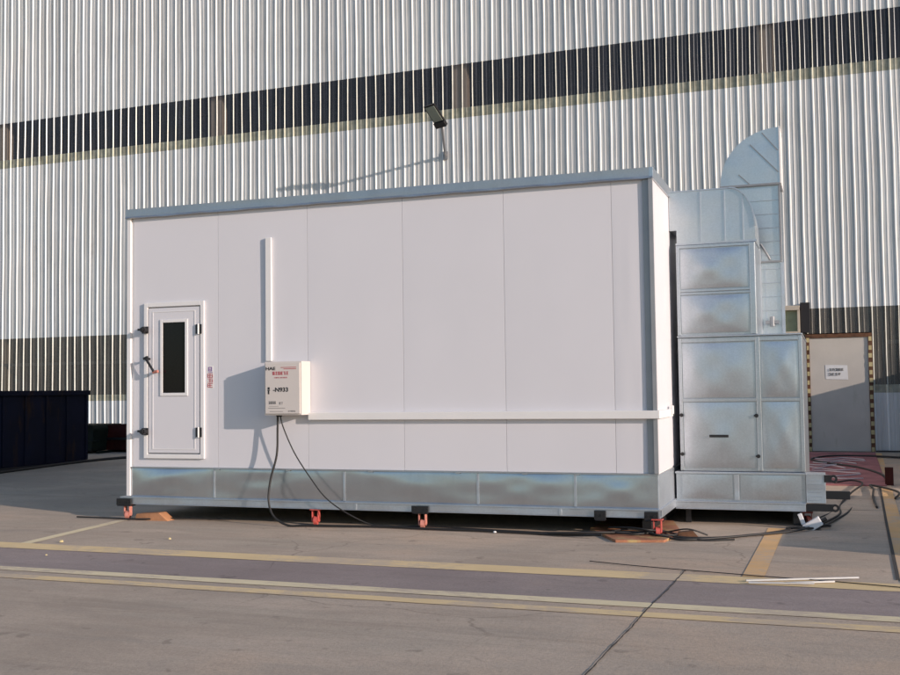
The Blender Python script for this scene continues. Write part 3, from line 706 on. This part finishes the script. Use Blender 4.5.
cable('cable',[bp(-2.35,.0,GZ+.08),bp(-2.1,-.12,GZ+.10),bp(-1.9,-.18,GZ+.09),bp(-1.75,-.02,GZ+.06),bp(-1.6,-.12,GZ+.04),bp(-1.78,-.25,GZ+.05),bp(-1.95,-.12,GZ+.08)],.010,M['rubber'],'loop of thin black cable curled around the red corner caster','cable',CG)
cable('cable',[g(1.2,22.0,.02),g(.6,22.2,.03),g(-.1,22.5,.03),g(-.75,22.4,.03),g(-1.05,21.6,.03),g(-.75,20.9,.03),g(-.2,20.1,.03),g(.15,19.0,.03),g(.24,18.0,.03)],.020,M['rubber'],'thick black cable looped over the red mat in front of the wall door','cable',CG)
cable('cable',[g(.06,14.8,.02),g(.02,15.8,.02),g(.03,16.8,.03),g(.0,17.3,.03),g(.35,16.5,.03),g(.3,15.8,.02)],.015,M['rubber'],'black cable kinked into a sharp bend right of the grey ventilation unit','cable',CG)
cable('cable',[g(-2.45,9.78,.012),g(-1.9,9.62,.012),g(-.9,9.42,.012),g(-.3,9.33,.012),g(.4,9.16,.012)],.004,M['rubber'],'thin dark wire lying along the far yellow line at the right','cable',CG)
cable('cable',[bp(-9.35,-.12,GZ+.02),bp(-8.95,-.13,GZ+.02),bp(-8.6,-.16,GZ+.02),bp(-8.3,-.12,GZ+.02),bp(-7.9,.05,GZ+.02),bp(-7.2,.12,GZ+.02)],.010,M['rubber'],'short black cable in front of the left corner caster','cable',CG)
cable('cable',[bp(-1.0,-.16,GZ+.015),bp(-1.3,-.28,GZ+.015),bp(-1.62,-.20,GZ+.03),bp(-1.78,-.05,GZ+.05),bp(-2.05,-.26,GZ+.05),bp(-2.3,-.12,GZ+.05),bp(-2.15,.12,GZ+.05),bp(-1.8,.10,GZ+.03),bp(-1.5,-.02,GZ+.09),bp(-1.3,.08,GZ+.02)],.009,M['rubber'],'thin black cable knotted over the timber stub by the cabin corner','cable',CG)
cable('cable',[bp(-.40,.93,GZ+.03),bp(-.15,1.15,GZ+.02),bp(.02,1.9,GZ+.02),bp(.16,2.7,GZ+.02),bp(.22,3.6,GZ+.02),bp(.10,4.1,GZ+.03),bp(-.02,4.6,GZ+.04),bp(.12,5.0,GZ+.05),bp(.36,4.7,GZ+.04),bp(.50,4.2,GZ+.03)],.013,M['rubber'],'black cable climbing right from the white plug and folding back sharply','cable',CG)
cable('cable',[bp(-.52,.86,GZ+.02),bp(-.38,.80,GZ+.04),bp(-.26,.90,GZ+.02),bp(-.14,.99,GZ+.05),bp(-.06,1.12,GZ+.03),bp(-.12,1.25,GZ+.02),bp(-.26,1.18,GZ+.04)],.015,M['rubber'],'short stiff black cable coiled behind the white plug','cable',CG)
rnd=random.Random(8)
for k in range(9):
    y=21.9-k*.45; x0=-1.0+rnd.uniform(-.1,.15); L=rnd.uniform(.55,.95)
    pts=[g(x0,y,.03),g(x0+L*.3,y+rnd.uniform(-.25,.25),.03),g(x0+L*.6,y+rnd.uniform(-.3,.3),.03),g(x0+L,y+rnd.uniform(-.2,.2),.03)]
    cable('white_wire',pts,.011,M['whitecable'],'pale strand of the tangled wires lying on the red mat','wire','pale wires tangled on the red mat',6)
for i,(a,b) in enumerate((((-.98,9.14),(-.12,9.55)),((-.68,9.11),(-.30,9.30)),((-.95,9.05),(-.45,9.16)))):
    lab=['long thin white plastic strip lying on the far yellow line','short white plastic strip lying just in front of the long one','white plastic strip ending nearest the orange line'][i]
    mb=MB(); p=Vector((*a,gz(9)+.018));q=Vector((*b,gz(9)+.018)); mb.obox((p+q)/2,(q-p)/2,(q-p).normalized().cross(Vector((0,0,1)))*.010,(0,0,.006))
    o=mb.build('plastic_strip',M['silver'],None,off=tuple(p)); o.location=p; tag(o,lab,'strip','white plastic strips on the ground')
# plug connectors
def obj_box(name,c,ax,ay,az,mat,bev,label,cat,group=None):
    mb=MB(); mb.obox((0,0,0),ax,ay,az); o=mb.build(name,mat,None,bev); o.location=c; return tag(o,label,cat,group)
PL=empty('power_plug',bpt(-.24,.95,GZ+.055),DE,'chunky white power connector lying by the cables at the end of the ventilation unit','plug')
mb=MB(); mb.obox((0,0,.0),(.085,0,.055),(0,.045,0),(-.028,0,.044)); mb.build('body',M['whitetrim'],PL,.008)
mb=MB(); mb.obox((.02,.0,-.035),(.06,0,.02),(0,.04,0),(-.008,0,.022)); mb.cyl((.12,0,.06),(.8,0,.5),.022,.06,12); mb.build('collar',M['black'],PL,.004)
P2=empty('power_plug',bpt(-.36,1.0,GZ+.11),DE,'slim pale plug propped against the maroon caster of the ventilation unit','plug')
mb=MB(); mb.obox((0,0,0),(.022,0,-.06),(0,.02,0),(.022,0,.008)); mb.build('body',M['whitetrim'],P2,.006)
mb=MB(); mb.cyl((.02,.0,-.075),(.35,0,-.94),.018,.05,10); mb.build('collar',M['maroon'],P2)
obj_box('junction_box',Vector((.26,17.6,gz(17.6)+.13)),(.06,0,0),(0,.06,0),(0,0,.14),M['maroon'],.006,'small dark red box standing at the bend of the cables at the right edge','box')
obj_box('steel_bar',bpt(.03,AV+.02,.265),(.135,0,0),(0,.03,0),(0,0,.045),M['black'],.004,'flat black steel bar sticking out right of the ventilation unit base','bar')
# support for steel bar: trestle foot hidden behind base plate
# plywood, timber, mat
def slab(name,pts,z0,z1,mat,label,cat):
    cx=sum(p[0] for p in pts)/len(pts); cy=sum(p[1] for p in pts)/len(pts); n=len(pts)
    A=[(x-cx,y-cy,0) for x,y in pts];B=[(x-cx,y-cy,z1-z0) for x,y in pts]; mb=MB()
    mb.add(A+B,[tuple(reversed(range(n))),tuple(range(n,2*n))]+[(i,(i+1)%n,n+(i+1)%n,n+i) for i in range(n)])
    o=mb.build(name,mat,None,.003); o.location=(cx,cy,z0); return tag(o,label,cat)
slab('plywood_board',[(-2.50,11.10),(-2.02,11.24),(-1.93,11.85),(-2.2,12.9),(-3.02,12.95),(-2.98,11.95)],GZ,GZ+.028,M['ply'],'thin reddish plywood board on the ground under the right corner of the cabin','board')
def wedge(name,u,v,L,Wd,H,mat,label,rz=0):
    mb=MB(); mb.prism([(-L/2,0),(L/2,0),(L/2*.45,H),(-L/2*.9,H*.78)],-Wd/2,Wd/2)
    o=mb.build(name,mat,None,.004); o.location=bpt(u,v,GZ); o.rotation_euler=(0,0,rz); return tag(o,label,'wood block')
wedge('timber_block',-8.22,-.02,.50,.16,.10,M['wood'],'orange-brown timber wedge beside the left corner caster of the cabin')
wedge('timber_block',-1.50,.02,.22,.10,.07,M['rust'],'dark stub of timber lying right of the red corner caster',.2)
slab('door_mat',[(-1.25,17.4),(.22,17.4),(.10,23.5),(-1.25,23.5)],gz(20),gz(20)+.03,M['mat'],'dusty red mat spread in front of the cream wall door','mat').rotation_euler=(math.atan(.23/10.3),0,0)
# litter
for i,(x,y,s,lab) in enumerate(((-7.22,9.95,.022,'tiny white chip on the concrete in front of the cabin door'),(-8.25,9.42,.03,'pale scrap on the far yellow line at the left'),(-3.95,11.45,.025,'small white scrap beside the cable under the middle of the cabin'),(-7.72,8.6,.015,'small pale chip on the grey lane at the left'))):
    mb=MB(); rr=random.Random(i)
    n=7; vs=[(s*math.cos(2*math.pi*k/n)*rr.uniform(.5,1.0),s*math.sin(2*math.pi*k/n)*rr.uniform(.7,1.2),0) for k in range(n)]
    vs+=[(x_*.6,y_*.6,s*.8*rr.uniform(.6,1)) for x_,y_,_ in vs]
    mb.add(vs,[tuple(reversed(range(n))),tuple(range(n,2*n))]+[(k,(k+1)%n,n+(k+1)%n,n+k) for k in range(n)])
    o=mb.build('litter_scrap',M['tapey'] if i!=2 else M['paper']); o.location=(x,y,gz(y)+.009); tag(o,lab,'litter')
# ---------------------------------------------------------------- unseen blockers added right of the frame to shade yard, wall and door
def shade_blocker(name,x0,x1,y0,y1,h,mat,label,cat):
    o=empty(name,((x0+x1)/2,(y0+y1)/2,gz((y0+y1)/2)),0,label,cat); a,b=(x1-x0)/2,(y1-y0)/2
    mb=MB(); mb.box(-a,a,-b,b,.1,h); mb.build('body',mat,o,.01)
    mb=MB(); y=-b+.15
    while y<b: mb.box(-a-.03,-a-.001,y,y+.08,.12,h-.1); y+=.5
    x=-a+.15
    while x<a: mb.box(x,x+.08,-b-.03,-b-.001,.12,h-.1); x+=.5
    mb.build('rib',mat,o,.004)
    mb=MB(); mb.box(-a+.1,-a+.3,-b,b,-.02,.099); mb.box(a-.3,a-.1,-b,b,-.02,.099); mb.build('skid_or_blocker',M['black'],o)
    return o
shade_blocker('shade_blocker_bin',1.45,3.6,10.6,15.5,.62,M['grey'],'unseen low grey ribbed bin added past the right edge to shade the yard','bin')
shade_blocker('shade_blocker_container',2.3,4.7,16.6,23.75,2.15,M['grey'],'unseen grey ribbed container added past the right edge to shade the wall','container')

# ---------------------------------------------------------------- camera
th,pi_,ro=YAW,PITCH,ROLL
f=Vector((-math.sin(th)*math.cos(pi_),math.cos(th)*math.cos(pi_),math.sin(pi_)))
r=Vector((math.cos(th),math.sin(th),0)); u=r.cross(f)
r2=r*math.cos(ro)+u*math.sin(ro); u2=-r*math.sin(ro)+u*math.cos(ro)
cam=bpy.data.cameras.new('camera'); co=bpy.data.objects.new('camera',cam); COL.objects.link(co)
mm=Matrix((( r2.x,u2.x,-f.x,0),(r2.y,u2.y,-f.y,0),(r2.z,u2.z,-f.z,1.5),(0,0,0,1)))
co.matrix_world=mm
cam.sensor_width=36; cam.lens=F/900*36; cam.clip_end=500; cam.clip_start=.05
S.camera=co
# ---------------------------------------------------------------- light
wd=bpy.data.worlds.new('World'); S.world=wd; wd.use_nodes=True; nt=wd.node_tree
bg=nt.nodes['Background']; sky=nt.nodes.new('ShaderNodeTexSky'); sky.sky_type='NISHITA'; sky.sun_disc=False
toS=-SUNT
sky.sun_elevation=math.asin(toS.z); sky.sun_rotation=math.atan2(toS.x,toS.y)
sky.air_density=1.0; sky.dust_density=.5; sky.ozone_density=2.2
nt.links.new(sky.outputs[0],bg.inputs[0]); bg.inputs[1].default_value=.15
sl=bpy.data.lights.new('sun','SUN'); sl.energy=4.2; sl.angle=R(.5); sl.color=(1.0,.83,.71)
so=bpy.data.objects.new('sun',sl); COL.objects.link(so); so.rotation_euler=SUNT.to_track_quat('-Z','Y').to_euler(); so.location=(10,0,10)
S.view_settings.view_transform='Standard'; S.view_settings.look='None'; S.view_settings.gamma=1; S.view_settings.use_curve_mapping=False
S.view_settings.exposure=.18
S.render.engine='CYCLES'
S.cycles.max_bounces=8; S.cycles.transparent_max_bounces=16
